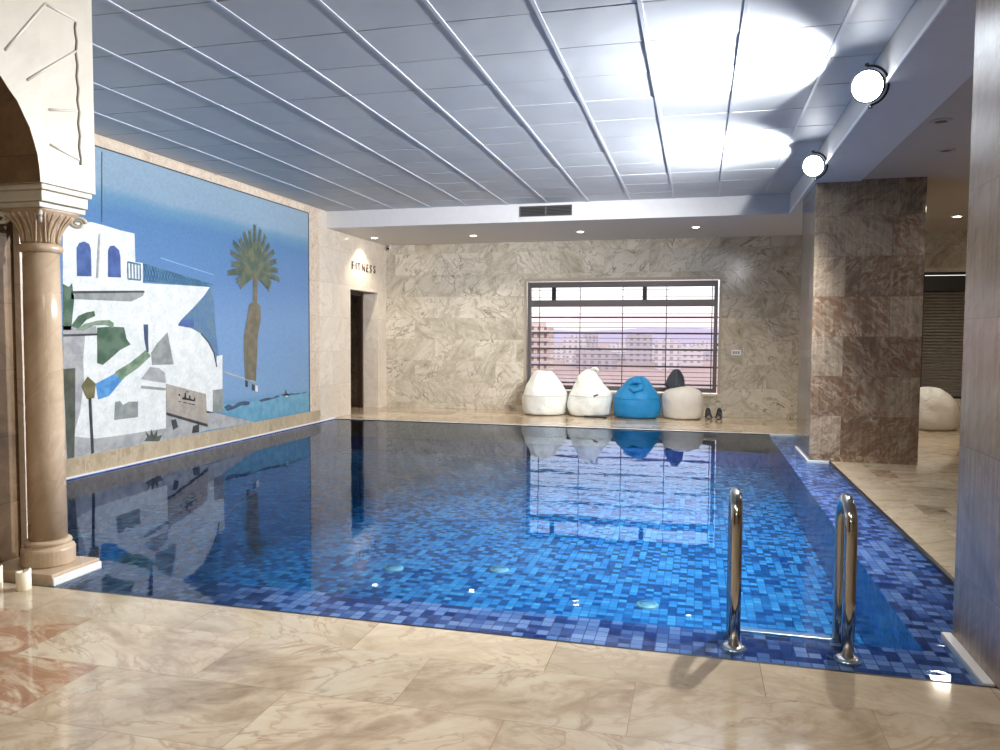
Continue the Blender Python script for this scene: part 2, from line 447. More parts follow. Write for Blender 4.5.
# ------------------------------------------------------------------ roller shutter at the right
win2 = tag(obj('window_2', bxs((R[0], R[0]+.05, YB+.02, YB+.09, R[2], R[3]), (R[1]-.05, R[1], YB+.02, YB+.09, R[2], R[3]), (R[0]+.05, R[1]-.05, YB+.02, YB+.09, R[3]-.05, R[3])), M_dark), kind='structure')
sh = empty('roller_shutter', ((R[0]+R[1])/2, YB+.10, R[2]))
tag(sh, 'dark grey slatted roller shutter closed behind the far stone pillar', 'roller shutter')
hw = (R[1]-R[0])/2-.02
obj('shutter_box', bxs((-hw, hw, -.06, .08, R[3]-R[2]-.33, R[3]-R[2]-.06)), plain('shutter_box_paint', (44, 40, 38), .5), sh, bevel=.005)
bm = bmesh.new()
H = R[3]-R[2]-.33; n = 34
for i in range(n):
    z0 = H*i/n; z1 = H*(i+1)/n
    pr_ = [(-.035, z0), (-.035+.012, z0+.3*(z1-z0)), (-.035+.012, z0+.6*(z1-z0)), (-.035-.006, z1-.006), (-.02, z1)]
    r0 = [bm.verts.new((-hw, .0-a, z)) for a, z in pr_]; r1 = [bm.verts.new((hw, .0-a, z)) for a, z in pr_]
    for k in range(len(pr_)-1): bm.faces.new((r0[k], r1[k], r1[k+1], r0[k+1]))
obj('slats', bm, plain('shutter_slat', (128, 120, 108), .45, .3), sh)
obj('bottom_rail', bxs((-hw, hw, -.02, .06, 0, .03)), M_dark, sh)

# ------------------------------------------------------------------ mural on the left wall
def mural_mat(name, cols, stops=None, grad=None):
    t = NT('mural_'+name); p = t.pos()
    y, z = p[1], p[2]
    q = t.comb(y, z, 0.0)
    if grad:
        c = t.ramp(t.math('ADD', t.math('DIVIDE', t.math('SUBTRACT', z, .18), 3.32), t.math('MULTIPLY', t.math('SUBTRACT', t.noise(q, .7, 3), .5), .05)), grad)
    else:
        c = t.mix(t.ramp(t.noise(q, 7, 5), [(.4, 0.), (.6, 1.)]), cols[0], cols[1])
    # small chips of glass: slight change of tone from chip to chip
    w = t.white(t.comb(t.math('FLOOR', t.math('DIVIDE', y, .025)), t.math('FLOOR', t.math('DIVIDE', z, .025)), 0.0))[0]
    k = t.math('ADD', .94, t.math('MULTIPLY', w, .12))
    c = t.mix(1.0, c, t.comb(k, k, k), 'MULTIPLY')
    t.bsdf(c, .35); return t.m
MM = {
 'sky': mural_mat('sky', None, grad=[(0, (96, 140, 166)), (.10, (94, 136, 168)), (.13, (112, 146, 180)), (.45, (106, 140, 180)), (.62, (88, 124, 168)), (.80, (78, 118, 160)), (.85, (94, 134, 162)), (.88, (126, 150, 170)), (1, (132, 154, 172))]),
 'white': mural_mat('white', [(204, 208, 206), (216, 218, 216)]),
 'cliff': mural_mat('cliff', [(92, 122, 140), (78, 112, 150)]),
 'deep': mural_mat('deep', [(58, 80, 132), (74, 98, 152)]),
 'grey1': mural_mat('grey_light', [(146, 148, 150), (168, 168, 166)]),
 'grey2': mural_mat('grey_mid', [(122, 128, 126), (146, 150, 146)]),
 'dark': mural_mat('dark', [(52, 56, 60), (70, 74, 76)]),
 'green': mural_mat('green', [(58, 86, 66), (88, 110, 92)]),
 'green2': mural_mat('green_pale', [(90, 116, 92), (130, 148, 126)]),
 'darkgreen': mural_mat('green_dark', [(66, 72, 60), (86, 90, 80)]),
 'fence': mural_mat('fence', [(64, 122, 178), (92, 150, 200)]),
 'olive': mural_mat('olive', [(96, 92, 62), (120, 112, 80)]),
 'navy': mural_mat('navy', [(50, 66, 96), (66, 84, 110)]),
 'sign': mural_mat('sign', [(150, 142, 132), (164, 156, 146)]),
 'teal': mural_mat('teal', [(88, 142, 168), (104, 156, 180)]),
 'brown': mural_mat('brown', [(96, 92, 76), (116, 108, 88)]),
 'ink': mural_mat('ink', [(40, 38, 40), (52, 48, 48)]),
 'frond': mural_mat('frond', [(74, 92, 82), (104, 110, 88)]),
 'rail': mural_mat('rail', [(56, 100, 124), (80, 124, 146)]),
 'pale': mural_mat('pale', [(120, 168, 204), (132, 176, 208)]),
}
MURAL=[
('house_wall','white',1,[(6.498,2.58),(6.681,2.641),(6.872,2.674),(7.013,2.667),(7.188,2.653),(7.309,2.642),(7.522,2.635),(7.528,2.312),(7.651,2.312),(7.644,2.045),(6.479,1.911)]),
('cliff','cliff',1,[(8.91,2.112),(8.993,1.944),(9.028,1.545),(9.087,1.194),(8.976,1.17),(8.703,1.347),(8.386,1.54),(8.234,1.588),(8.511,1.821),(8.78,1.987)]),
('village_wall','white',2,[(6.48,1.972),(7.611,2.078),(8.246,2.096),(8.91,2.112),(8.78,1.987),(8.551,1.822),(8.312,1.664),(8.253,1.601),(8.387,1.584),(8.505,1.566),(8.706,1.497),(8.872,1.385),(8.978,1.25),(9.039,1.061),(9.042,1.195),(9.168,1.206),(9.158,0.742),(8.944,0.743),(8.938,0.435),(8.777,0.451),(8.789,0.701),(8.013,0.88),(7.999,0.33),(7.735,0.337),(7.324,0.341),(6.876,0.354),(6.512,0.432),(6.446,0.811)]),
('blue_arch','deep',3,[(8.253,1.595),(8.331,1.664),(8.568,1.682),(8.565,1.573),(8.426,1.572)]),
('arched_window','deep',3,[(6.665,2.087),(6.667,2.377),(6.702,2.432),(6.77,2.456),(6.838,2.438),(6.861,2.377),(6.863,2.097)]),
('arched_window','deep',3,[(7.099,2.109),(7.107,2.404),(7.138,2.451),(7.198,2.463),(7.272,2.421),(7.29,2.357),(7.294,2.118)]),
('house_corner','grey1',3,[(6.971,2.549),(6.999,2.574),(6.976,2.261),(6.954,2.088),(6.925,2.086)]),
('awning','grey2',3,[(6.581,1.912),(7.667,1.989),(7.641,1.929),(7.444,1.856),(6.579,1.845)]),
('awning_shadow','dark',4,[(6.582,1.927),(7.659,1.993),(7.668,1.97),(6.581,1.902)]),
('green_trunk','green',3,[(6.481,1.992),(6.557,1.967),(6.597,2.01),(6.618,1.836),(6.57,1.525),(6.467,1.525)]),
('palm_leaf','green',4,[(6.571,1.567),(6.667,1.672),(6.776,1.712),(6.887,1.731),(6.9,1.678),(6.773,1.633),(6.663,1.537)]),
('palm_leaf','green2',5,[(6.623,1.526),(6.759,1.595),(6.941,1.631),(7.1,1.639),(7.167,1.608),(7.158,1.552),(7.04,1.584),(6.869,1.576),(6.729,1.516)]),
('garden_wall','grey1',3,[(6.468,1.565),(6.911,1.571),(6.922,1.485),(6.755,1.464),(6.72,1.211),(6.728,1.0),(6.664,0.667),(6.592,0.485),(6.557,0.197),(6.427,0.186)]),
('garden_wall_cap','dark',4,[(6.466,1.482),(6.923,1.491),(6.922,1.47),(6.465,1.457)]),
('garden_door','darkgreen',4,[(6.455,1.127),(6.611,1.131),(6.597,0.642),(6.571,0.2),(6.479,0.198)]),
('bush','green',3,[(6.924,1.554),(7.128,1.568),(7.326,1.562),(7.363,1.43),(7.424,1.368),(7.257,1.307),(7.119,1.221),(6.993,1.148),(6.914,1.173)]),
('hedge','green2',3,[(7.174,1.064),(7.425,1.167),(7.674,1.3),(7.757,1.227),(7.536,1.094),(7.326,1.001),(7.216,0.917),(7.112,0.978)]),
('blue_fence','fence',4,[(6.885,0.952),(7.158,1.043),(7.279,0.969),(7.077,0.804),(6.917,0.777)]),
('lamp_post','dark',5,[(6.78,0.805),(6.819,0.802),(6.841,0.207),(6.802,0.202)]),
('lantern','olive',5,[(6.686,0.939),(6.776,1.035),(6.885,0.952),(6.861,0.799),(6.758,0.796)]),
('small_window','grey2',3,[(7.165,0.73),(7.241,0.735),(7.286,0.686),(7.381,0.718),(7.526,0.706),(7.521,0.526),(7.144,0.531)]),
('dome_shadow','grey2',3,[(8.054,1.513),(8.095,1.371),(8.162,1.113),(7.772,1.12),(7.758,1.263),(7.865,1.373)]),
('dome_shadow','grey1',3,[(7.582,0.964),(7.737,1.098),(7.893,1.08),(7.998,1.015),(8.013,0.892),(7.75,0.931)]),
('ledge_shadow','grey2',3,[(7.58,0.888),(8.012,0.831),(8.011,0.8),(7.579,0.853)]),
('street_sign','navy',4,[(7.639,1.599),(7.716,1.6),(7.712,1.429),(7.718,1.276),(7.684,1.276),(7.648,1.429)]),
('pavement','grey1',3,[(6.512,0.432),(6.876,0.358),(7.324,0.347),(7.735,0.343),(8.018,0.34),(8.014,0.181),(7.273,0.188),(6.505,0.184)]),
('shop_wall','grey1',2,[(8.008,0.684),(8.77,0.623),(8.809,0.474),(9.003,0.429),(9.391,0.335),(9.989,0.194),(9.388,0.209),(8.825,0.22),(7.996,0.183)]),
('shop_wall','grey2',4,[(8.944,0.743),(9.167,0.742),(9.16,0.427),(8.938,0.448)]),
('dome_edge','dark',4,[(8.706,1.503),(8.872,1.392),(8.986,1.25),(9.048,1.047),(9.026,1.048),(8.964,1.237),(8.855,1.374),(8.698,1.49)]),
('shop_sign','sign',5,[(8.009,0.885),(8.789,0.701),(8.813,0.288),(8.015,0.532)]),
('shop_canopy','dark',6,[(8.01,0.535),(8.814,0.301),(8.813,0.261),(8.009,0.501)]),
('shop_goods','dark',4,[(8.093,0.43),(8.187,0.433),(8.222,0.329),(8.127,0.303)]),
('shop_goods','dark',4,[(8.515,0.308),(8.638,0.32),(8.635,0.216),(8.493,0.22)]),
('agave','darkgreen',5,[(7.613,0.234),(7.665,0.275),(7.633,0.35),(7.716,0.28),(7.735,0.361),(7.776,0.278),(7.839,0.337),(7.837,0.265),(7.926,0.266),(7.87,0.194)]),
('shallow_sea','teal',2,[(9.163,0.536),(9.539,0.504),(9.839,0.508),(10.238,0.535),(10.816,0.568),(11.535,0.559),(11.564,0.237),(10.66,0.221),(9.99,0.2),(9.391,0.349),(9.16,0.427)]),
('pier','grey1',3,[(9.195,0.986),(9.975,0.799),(9.974,0.776),(9.195,0.965)]),
('pier','dark',3,[(9.706,0.835),(9.769,0.817),(9.767,0.73),(9.704,0.735)]),
('pier','dark',3,[(9.87,0.768),(9.948,0.748),(9.946,0.66),(9.868,0.68)]),
('pier','white',3,[(9.961,0.747),(10.026,0.729),(10.024,0.64),(9.959,0.659)]),
('rocks','navy',4,[(9.185,0.493),(9.278,0.527),(9.394,0.489),(9.539,0.533),(9.688,0.535),(9.814,0.51),(9.787,0.468),(9.587,0.479),(9.417,0.444),(9.252,0.432)]),
('rocks','navy',4,[(10.049,0.52),(10.238,0.535),(10.434,0.527),(10.607,0.552),(10.636,0.527),(10.377,0.501),(10.102,0.486)]),
('boat','white',4,[(10.785,0.531),(10.801,0.57),(10.907,0.562),(10.875,0.501),(10.815,0.505)]),
('boat','navy',4,[(10.637,0.55),(10.785,0.563),(10.817,0.632),(10.846,0.558),(11.286,0.535),(11.484,0.545),(11.484,0.529),(11.156,0.52),(10.785,0.523)]),
('palm_trunk','brown',4,[(9.934,2.363),(10.057,2.373),(10.031,1.948),(10.115,1.907),(10.124,1.701),(10.04,1.465),(10.007,1.113),(9.975,0.805),(9.706,0.849),(9.677,1.265),(9.681,1.464),(9.761,1.694),(9.816,1.91),(9.919,1.958)]),
('sign_script','ink',7,[(8.232,0.741),(8.263,0.744),(8.27,0.714),(8.241,0.716)]),
('sign_script','ink',7,[(8.308,0.692),(8.346,0.695),(8.359,0.75),(8.379,0.746),(8.381,0.68),(8.434,0.671),(8.445,0.713),(8.465,0.709),(8.469,0.663),(8.533,0.645),(8.544,0.675),(8.564,0.668),(8.555,0.622),(8.307,0.67)]),
('sign_script','ink',7,[(8.383,0.766),(8.438,0.757),(8.438,0.747),(8.383,0.756)]),
('sign_script','ink',7,[(8.23,0.654),(8.287,0.644),(8.287,0.634),(8.23,0.644)]),
('sign_script','ink',7,[(8.325,0.634),(8.403,0.617),(8.403,0.607),(8.325,0.623)]),
('sign_script','ink',7,[(8.423,0.613),(8.552,0.584),(8.552,0.573),(8.422,0.603)]),
('seam','dark',3,[(7.043,3.447),(7.052,3.449),(7.031,2.696),(7.022,2.695)]),
]
def flat(bm, pts, x):
    """one inlaid patch on the wall plane, 1.5 mm thick"""
    n = len(pts)
    a = [bm.verts.new((x, y, z)) for y, z in pts]; b = [bm.verts.new((x-.0012, y, z)) for y, z in pts]
    f1 = bm.faces.new(a); f2 = bm.faces.new(list(reversed(b)))
    for i in range(n): bm.faces.new((a[i], b[i], b[(i+1) % n], a[(i+1) % n]))
mu = empty('wall_mural', (XL, 8.0, .2))
tag(mu, 'blue mosaic mural of a white seaside village and palm on the pool wall', 'mural')
def mpart(name, bm, mat, x=0):
    bmesh.ops.translate(bm, verts=bm.verts, vec=(-XL, -8.0, -.2))
    bmesh.ops.recalc_face_normals(bm, faces=bm.faces)
    return obj(name, bm, mat, mu)
x0 = XL+.010
mpart('sky_and_sea', bxs((XL, x0, 4.20, 11.59, .195, 3.49)), MM['sky'])
mpart('dark_edging', bxs((XL, x0+.004, 11.575, 11.60, .195, 3.50), (XL, x0+.004, 4.2, 11.575, 3.485, 3.50)), MM['dark'])
for n, mt, lv, pts in MURAL:
    b_ = bmesh.new(); flat(b_, pts, x0+.0015*lv)
    # patches that run on behind the arcade
    mpart(n, b_, MM[mt])
# the village runs on to the left, behind the arcade
b_ = bmesh.new(); flat(b_, [(4.6, .26), (6.45, .26), (6.45, 2.75), (4.9, 2.7)], x0+.0012); mpart('village_wall', b_, MM['white'])
# balustrade
b_ = bmesh.new()
def bar(bm, a, b, w, x):
    a = Vector(a); b = Vector(b); d = (b-a).normalized(); nn = Vector((-d.y, d.x))*w/2
    flat(bm, [tuple(a+nn), tuple(b+nn), tuple(b-nn), tuple(a-nn)], x)
for (a, b) in (((7.65, 2.30), (8.97, 2.145)), ((7.65, 2.11), (8.91, 2.12)), ((7.40, 2.30), (7.60, 2.29)), ((7.40, 2.11), (7.60, 2.11))):
    bar(b_, a, b, .018, x0+.007)
for i in range(5): bar(b_, (7.40+.05*i, 2.30), (7.40+.05*i, 2.11), .016, x0+.0075)
for i in range(24):
    s = i/24; y_ = 7.66+1.22*s; top = 2.30-.15*s
    bar(b_, (y_, top), (y_+.055, 2.115), .011, x0+.008); bar(b_, (y_+.055, top), (y_, 2.115), .011, x0+.0085)
mpart('balustrade', b_, MM['rail'])
b_ = bmesh.new(); bar(b_, (7.96, 2.40), (9.0, 2.277), .012, x0+.004); mpart('far_rail', b_, MM['pale'])
# palm crown: fronds of narrow leaflets
random.seed(11)
cy, cz_ = 9.985, 2.40
for i in range(19):
    a = math.radians(-32 + 244*i/18)
    L = (.60 if math.sin(a) > -.1 else .42) + random.uniform(-.06, .05)
    b_ = bmesh.new()
    droop = -.07*abs(math.cos(a))
    prev = Vector((cy, cz_))
    for k in range(1, 9):
        s = k/8
        p = Vector((cy + 1.05*L*s*math.cos(a), cz_ + L*s*math.sin(a) + droop*s*s + .05*s))
        bar(b_, prev, p, .03*(1.15-s), x0+.0080+.0001*i)
        d = (p-prev).normalized()
        for sg in (-1, 1):
            for h in (0, .5):
                q0 = prev.lerp(p, h)
                r_ = Matrix.Rotation(sg*math.radians(32), 2) @ d
                bar(b_, q0, q0 + r_*(.12*(1-.45*s)), .016, x0+.0081+.0001*i)
        prev = p
    mpart('palm_frond', b_, MM['frond'])

# ------------------------------------------------------------------ arcade on the left
AX0, AX1 = -4.212, -3.70
bm = bmesh.new()
arc = [(3.025+.655*math.cos(PI*i/28), 2.38+.655*math.sin(PI*i/28) - (.010 if i % 2 else 0)) for i in range(28, -1, -1)]
outl = [(4.10, 2.37), (4.10, 3.62), (1.75, 3.62), (1.75, 0), (2.30, 0), (2.30, 2.30), (2.37, 2.37)] + arc + [(3.68, 2.37)]
fa = [bm.verts.new((AX1, y, z)) for y, z in outl]; fb = [bm.verts.new((AX0, y, z)) for y, z in outl]
bm.faces.new(list(reversed(fa))); bm.faces.new(fb)
n = len(outl)
for i in range(n): bm.faces.new((fa[i], fa[(i+1) % n], fb[(i+1) % n], fb[i]))
bmesh.ops.recalc_face_normals(bm, faces=bm.faces)
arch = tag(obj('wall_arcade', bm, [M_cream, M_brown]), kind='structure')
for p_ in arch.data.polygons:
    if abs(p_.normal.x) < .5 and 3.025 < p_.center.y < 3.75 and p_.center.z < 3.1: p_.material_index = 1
# mouldings under the springer
bm = bxs((AX0+.005, AX1-.012, 3.70, 4.085, 2.335, 2.37), (AX0+.01, AX1-.03, 3.715, 4.07, 2.27, 2.338))
obj('springer_moulding', bm, M_cream, arch, bevel=.006)
bm = bmesh.new()
def ridge(bm, a, b, r=.008, wav=0):
    N = 24 if wav else 2
    pts = []
    for i in range(N+1):
        s = i/N
        pts.append((AX1+.001, a[0]+(b[0]-a[0])*s + wav*math.sin(s*38), a[1]+(b[1]-a[1])*s))
    tube(bm, pts, r, 8)
for a, b in (((3.967, 3.212), (3.605, 2.924)), ((3.964, 2.852), (3.752, 2.80)), ((3.743, 3.40), (3.972, 3.395)), ((3.743, 3.40), (3.467, 3.041)), ((3.971, 2.558), (3.755, 2.60)), ((3.25, 3.55), (3.15, 3.15)), ((2.9, 3.55), (2.95, 3.15))):
    ridge(bm, a, b)
obj('voussoir_joint', bm, plain('raised_joint', (204, 198, 186), .4), arch, smooth=True)
bm = bmesh.new(); ridge(bm, (3.98, 2.53), (3.965, 3.38), .008, .006)
obj('carved_groove', bm, plain('groove_stone', (128, 120, 106), .6), arch, smooth=True)
# pilaster behind the column
struct('trim_7', bxs((AX0+.001, AX0+.05, 3.965, 4.16, 0, 2.27)), M_left, bevel=.004)
# plinth slab
struct('plinth_slab', bxs((AX0+.002, -3.70, 3.69, 4.07, -.03, .055)), M_shaft, bevel=.006)
struct('trim_8', bxs((-3.70, -3.686, 3.69, 4.07, -.03, .035)), M_coping, bevel=.003)
# column
cx_, cy_ = -3.93, 3.90
co = empty('stone_column', (cx_, cy_, .055))
tag(co, 'cream stone column with leafy capital carrying the arch beside the pool', 'column')
ZB = .055
bm = bmesh.new(); lathe(bm, [(.108, .150), (.106, .8), (.103, 1.5), (.100, 2.0-ZB)], 40); obj('shaft', bm, M_shaft, co, smooth=True)
bm = bmesh.new(); lathe(bm, [(.147, 0), (.152, .01), (.152, .095), (.147, .108), (.134, .112), (.128, .118), (.128, .128), (.134, .134), (.134, .146), (.124, .155), (.106, .158)], 40); obj('base', bm, M_shaft, co, bevel=.002)
bm = bmesh.new(); lathe(bm, [(.10, 1.985-ZB), (.114, 1.99-ZB), (.121, 2.005-ZB), (.121, 2.02-ZB), (.113, 2.034-ZB), (.10, 2.04-ZB)], 40); obj('neck_ring', bm, M_shaft, co, smooth=True)
# capital: round below, square above, fluted leaves, scrolls at the corners
bm = bmesh.new(); N = 64; rings = []
HZ = 2.27-2.04
for k in range(13):
    s = k/12; ring = []
    for i in range(N):
        a = 2*PI*i/N
        sq = 1/max(abs(math.cos(a)), abs(math.sin(a)))
        w = s**2.2
        half = .098 + .072*s**2.2
        r = half*((1-w) + w*min(sq, 1.30))
        r += .008*math.cos(8*a*2)*(1-w)*(s > .02)
        ring.append(bm.verts.new((r*math.cos(a), r*math.sin(a), 2.04-ZB+HZ*s*.88)))
    rings.append(ring)
for a, b in zip(rings, rings[1:]):
    for i in range(N): bm.faces.new((a[i], a[(i+1) % N], b[(i+1) % N], b[i]))
bm.faces.new(list(reversed(rings[0]))); bm.faces.new(rings[-1])
cap = obj('capital', bm, M_shaft, co, smooth=True)
obj('abacus', bxs((-.175, .175, -.175, .175, 2.238-ZB, 2.27-ZB)), M_cream, cap, bevel=.004)
for sx in (-1, 1):
    for sy in (-1, 1):
        bm = bmesh.new(); pts = []
        for i in range(26):
            t_ = i/25; a = t_*2.3*2*PI*.75; rr = .036*(1-.75*t_)
            d = rr*math.cos(a); z = rr*math.sin(a)
            k = (.118+.036+d)
            pts.append((sx*k*.92, sy*k*.92, 2.185-ZB+z))
        tube(bm, pts, [.014*(1-.5*i/25) for i in range(26)], 8)
        obj('scroll', bm, M_cream, cap, smooth=True)
for i in range(8):
    a = 2*PI*(i+.5)/8
    bm = bmesh.new()
    for da in (-.13, 0, .13):
        pts = []
        for k in range(9):
            s = k/8; r = .104+.078*s**2.2
            aa = a + da*(1+1.0*s)
            pts.append((r*math.cos(aa), r*math.sin(aa), 2.045-ZB+.165*s))
        tube(bm, pts, .007, 6)
    obj('leaf', bm, M_shaft, cap, smooth=True)

# ------------------------------------------------------------------ candles
M_cand = plain('candle_wax', (240, 234, 214), .45)
def candle(x, y, h, label):
    bm = bmesh.new(); N = 28
    rings = []
    for r, z in ((.038, 0), (.040, .004), (.040, .5*h), (.040, h-.004), (.036, h), (.028, h-.006), (.010, h-.010)):
        rings.append([bm.verts.new((r*math.cos(2*PI*i/N), r*math.sin(2*PI*i/N), z + (.007*math.sin(2*PI*i/N+1) + .004*math.sin(4*PI*i/N) if z > .6*h else 0))) for i in range(N)])
    for a, b in zip(rings, rings[1:]):
        for i in range(N): bm.faces.new((a[i], a[(i+1) % N], b[(i+1) % N], b[i]))
    bm.faces.new(list(reversed(rings[0]))); bm.faces.new(rings[-1])
    e = empty('pillar_candle', (x, y, 0)); tag(e, label, 'candle', 'candles by the column')
    obj('wax_body', bm, M_cand, e, smooth=True)
    bm = bmesh.new(); tube(bm, [(0, 0, h-.012), (.002, 0, h+.004), (.004, .001, h+.012)], .0018, 6); obj('wick', bm, M_black, e)
candle(-3.785, 3.575, .112, 'short white pillar candle on the floor nearest the column plinth')
candle(-3.955, 3.54, .125, 'white pillar candle cut by the left edge of the photo')

# ------------------------------------------------------------------ pool ladder
la = empty('pool_ladder', (.455, 3.85, ZL))
tag(la, 'polished steel pool ladder with two arched handrails at the near edge', 'pool ladder')
for sx in (-.257, .257):
    pts = [(sx, 0, 0), (sx, .002, .3), (sx, .004, .64)]
    R_ = .125; zc = .775-.030-R_+.0
    pts[-1] = (sx, .0, zc-.02)
    for i in range(17):
        a = PI - PI*i/16
        pts.append((sx, R_ + R_*math.cos(a), zc + R_*math.sin(a)))
    pts += [(sx, 2*R_, zc-.1), (sx, 2*R_, .2), (sx, 2*R_, -.46)]
    bm = bmesh.new(); tube(bm, pts, .029, 20); obj('handrail', bm, M_steel, la, smooth=True)
    bm = bmesh.new()
    rings = lathe(bm, [(.060, .0), (.062, .006), (.058, .014), (.044, .022), (.034, .026)], 32, sx, 0); obj('flange', bm, M_steelw, la, smooth=True)
for z in (.012, -.26):
    obj('tread', bxs((-.226, .226, 2*.125-.028, 2*.125+.03, z-.012, z+.004)), M_steelw, la, bevel=.004)

# ------------------------------------------------------------------ fittings on the pool floor
for x, y, lb in ((-2.51, 6.1, 'round pale inlet on the pool floor, leftmost of three'), (-1.62, 6.3, 'round pale inlet on the pool floor, middle one of three'), (-.33, 5.76, 'round pale inlet on the pool floor nearest the ladder')):
    e = empty('pool_inlet', (x, y, ZD)); tag(e, lb, 'pool inlet', 'inlets on the pool floor')
    bm = bmesh.new(); lathe(bm, [(.085, 0), (.083, .008), (.06, .012)], 28, cap=False); obj('collar', bm, plain('inlet_plastic', (104, 150, 164), .4), e, smooth=True)
    bm = bmesh.new(); lathe(bm, [(.06, .0), (.06, .008), (.03, .012), (.001, .012)], 28); obj('cover', bm, plain('inlet_cover', (84, 132, 156), .4), e, smooth=True)

# ------------------------------------------------------------------ bean bags
def fabric(name, col, rough=.6):
    t = NT(name); v = t.n('ShaderNodeTexCoord').outputs['Object']
    c = t.mix(t.noise(v, 5, 3), tuple(x*.95 for x in rgb(col)[:3]), tuple(min(1, x*1.03) for x in rgb(col)[:3]))
    nb = t.math('ADD', t.noise(v, 7, 4, .6, 1.2), t.math('MULTIPLY', t.noise(v, 60, 2), .12))
    t.bsdf(c, rough, 0, t.bump(nb, .55, .03)); MATS[name] = t.m; return t.m
F_white = fabric('white_leatherette', (226, 228, 222), .45)
F_ivory = fabric('ivory_fabric', (206, 200, 190), .6)
F_blue = fabric('blue_fabric', (10, 122, 178), .6)
F_dark = fabric('charcoal_fabric', (46, 52, 60), .7)
M_seam = plain('seam_thread', (198, 198, 190), .6)

def bag_body(prof, peak=(0, 0), seed=0, wr=.03, folds=7, N=56, sy=.92, squash=.0):
    """rings of (radius, z); the top leans towards peak; folds deepen up the neck"""
    bm = bmesh.new(); rings = []
    H = prof[-1][1]
    # finer profile
    P_ = []
    for (a, b) in zip(prof, prof[1:]):
        for k in range(3):
            s = k/3; P_.append((a[0]+(b[0]-a[0])*s, a[1]+(b[1]-a[1])*s))
    P_.append(prof[-1])
    # smooth
    for _ in range(2):
        P_ = [P_[0]] + [((P_[i-1][0]+2*P_[i][0]+P_[i+1][0])/4, (P_[i-1][1]+2*P_[i][1]+P_[i+1][1])/4) for i in range(1, len(P_)-1)] + [P_[-1]]
    for r, z in P_:
        s = z/H; ring = []
        for i in range(N):
            a = 2*PI*i/N
            q = Vector((math.cos(a)*1.3+seed*3.1, math.sin(a)*1.3, z*3.0))
            d = noise.noise(q)*wr*1.4 + noise.noise(q*2.7)*wr*.6
            fold = wr*.7*max(0, (s-.45)/.55)*math.cos(folds*a+seed)*min(1, r/.15)
            rr = max(.004, r + (d+fold)*min(1, r/.12))
            k = max(0, (s-.35)/.65)**1.5
            x = rr*math.cos(a) + peak[0]*k; y = rr*sy*math.sin(a) + peak[1]*k
            zz = z + noise.noise(Vector((x*5+seed, y*5, 3.3)))*.03*(1 if s > .5 else 0) if s > .02 else z
            ring.append(bm.verts.new((x, y, max(zz, 0))))
        rings.append(ring)
    for a, b in zip(rings, rings[1:]):
        for i in range(N): bm.faces.new((a[i], a[(i+1) % N], b[(i+1) % N], b[i]))
    bm.faces.new(list(reversed(rings[0]))); bm.faces.new(rings[-1])
    return bm, P_
def ring_seam(r, z, seed, wr, sy, H, peak, N=56, rad=.006):
    pts = []
    s = z/H; k = max(0, (s-.35)/.65)**1.5
    for i in range(N+1):
        a = 2*PI*i/N
        q = Vector((math.cos(a)*1.3+seed*3.1, math.sin(a)*1.3, z*3.0))
        d = noise.noise(q)*wr*1.4 + noise.noise(q*2.7)*wr*.6
        rr = r+d+.003
        pts.append((rr*math.cos(a)+peak[0]*k, rr*sy*math.sin(a)+peak[1]*k, z))
    bm = bmesh.new(); tube(bm, pts, rad, 6, cap=False); return bm
def bag(x, y, prof, mat, label, seed, peak=(0, 0), wr=.03, folds=7, rz=0, seamz=None, group='bean bags below the window', seamm=None):
    e = empty('bean_bag', (x, y, 0), rz); tag(e, label, 'bean bag', group)
    bm, P_ = bag_body(prof, peak, seed, wr, folds)
    body = obj('body', bm, mat, e, smooth=True, subsurf=1)
    if seamz:
        r = None
        for (a, b) in zip(P_, P_[1:]):
            if a[1] <= seamz <= b[1]:
                r = a[0] + (b[0]-a[0])*(seamz-a[1])/max(1e-6, b[1]-a[1])
        obj('seam', ring_seam(r, seamz, seed, wr, .92, prof[-1][1], peak), seamm or M_seam, body, smooth=True)
    return e
pA = [(.0, 0), (.34, 0), (.41, .02), (.43, .12), (.435, .25), (.43, .38), (.39, .50), (.32, .61), (.25, .71), (.19, .79), (.13, .825), (.004, .83)]
b1 = bag(-2.81, 14.33, pA, F_white, 'white bean bag with a blunt top, leftmost under the window', 1, peak=(-.03, .03), wr=.028, seamz=.37)
pB = [(.0, 0), (.30, 0), (.38, .02), (.415, .12), (.425, .24), (.41, .36), (.36, .47), (.28, .59), (.20, .70), (.15, .77), (.11, .83), (.06, .865), (.004, .87)]
b2 = bag(-1.955, 14.34, pB, F_white, 'white bean bag with crumpled peak and small dark tab, beside the blue one', 2, peak=(.0, .05), wr=.038, folds=5, seamz=.38)
# tab and the carrying loop of the second bag
bm = bxs((-.045, .045, -.004, .004, -.016, .016)); obj('dark_tab', bm, M_dark, b2, loc=(.17, -.40, .41)).rotation_euler = (-.25, -.35, .35)
bm = bmesh.new(); tube(bm, [(.02, .02, .84), (.05, .0, .88), (.11, -.01, .89), (.15, .0, .86), (.16, .02, .80)], [.02, .028, .03, .026, .02], 10); obj('top_loop', bm, F_white, b2, smooth=True)
obj('shade_strip', bxs((-.05, .36, -.395, -.1, .0, .028)), M_black, b2, bevel=.01)  # black strip standing in for the shadow at the foot of the bag
pC = [(.0, 0), (.36, 0), (.42, .02), (.445, .12), (.45, .25), (.43, .37), (.37, .47), (.30, .55), (.24, .63), (.18, .70), (.10, .755), (.004, .77)]
b3 = bag(-1.075, 14.30, pC, F_blue, 'bright blue bean bag with a folded top knot', 3, peak=(.02, 0), wr=.022, seamz=.36, seamm=F_blue)
bm = bmesh.new()
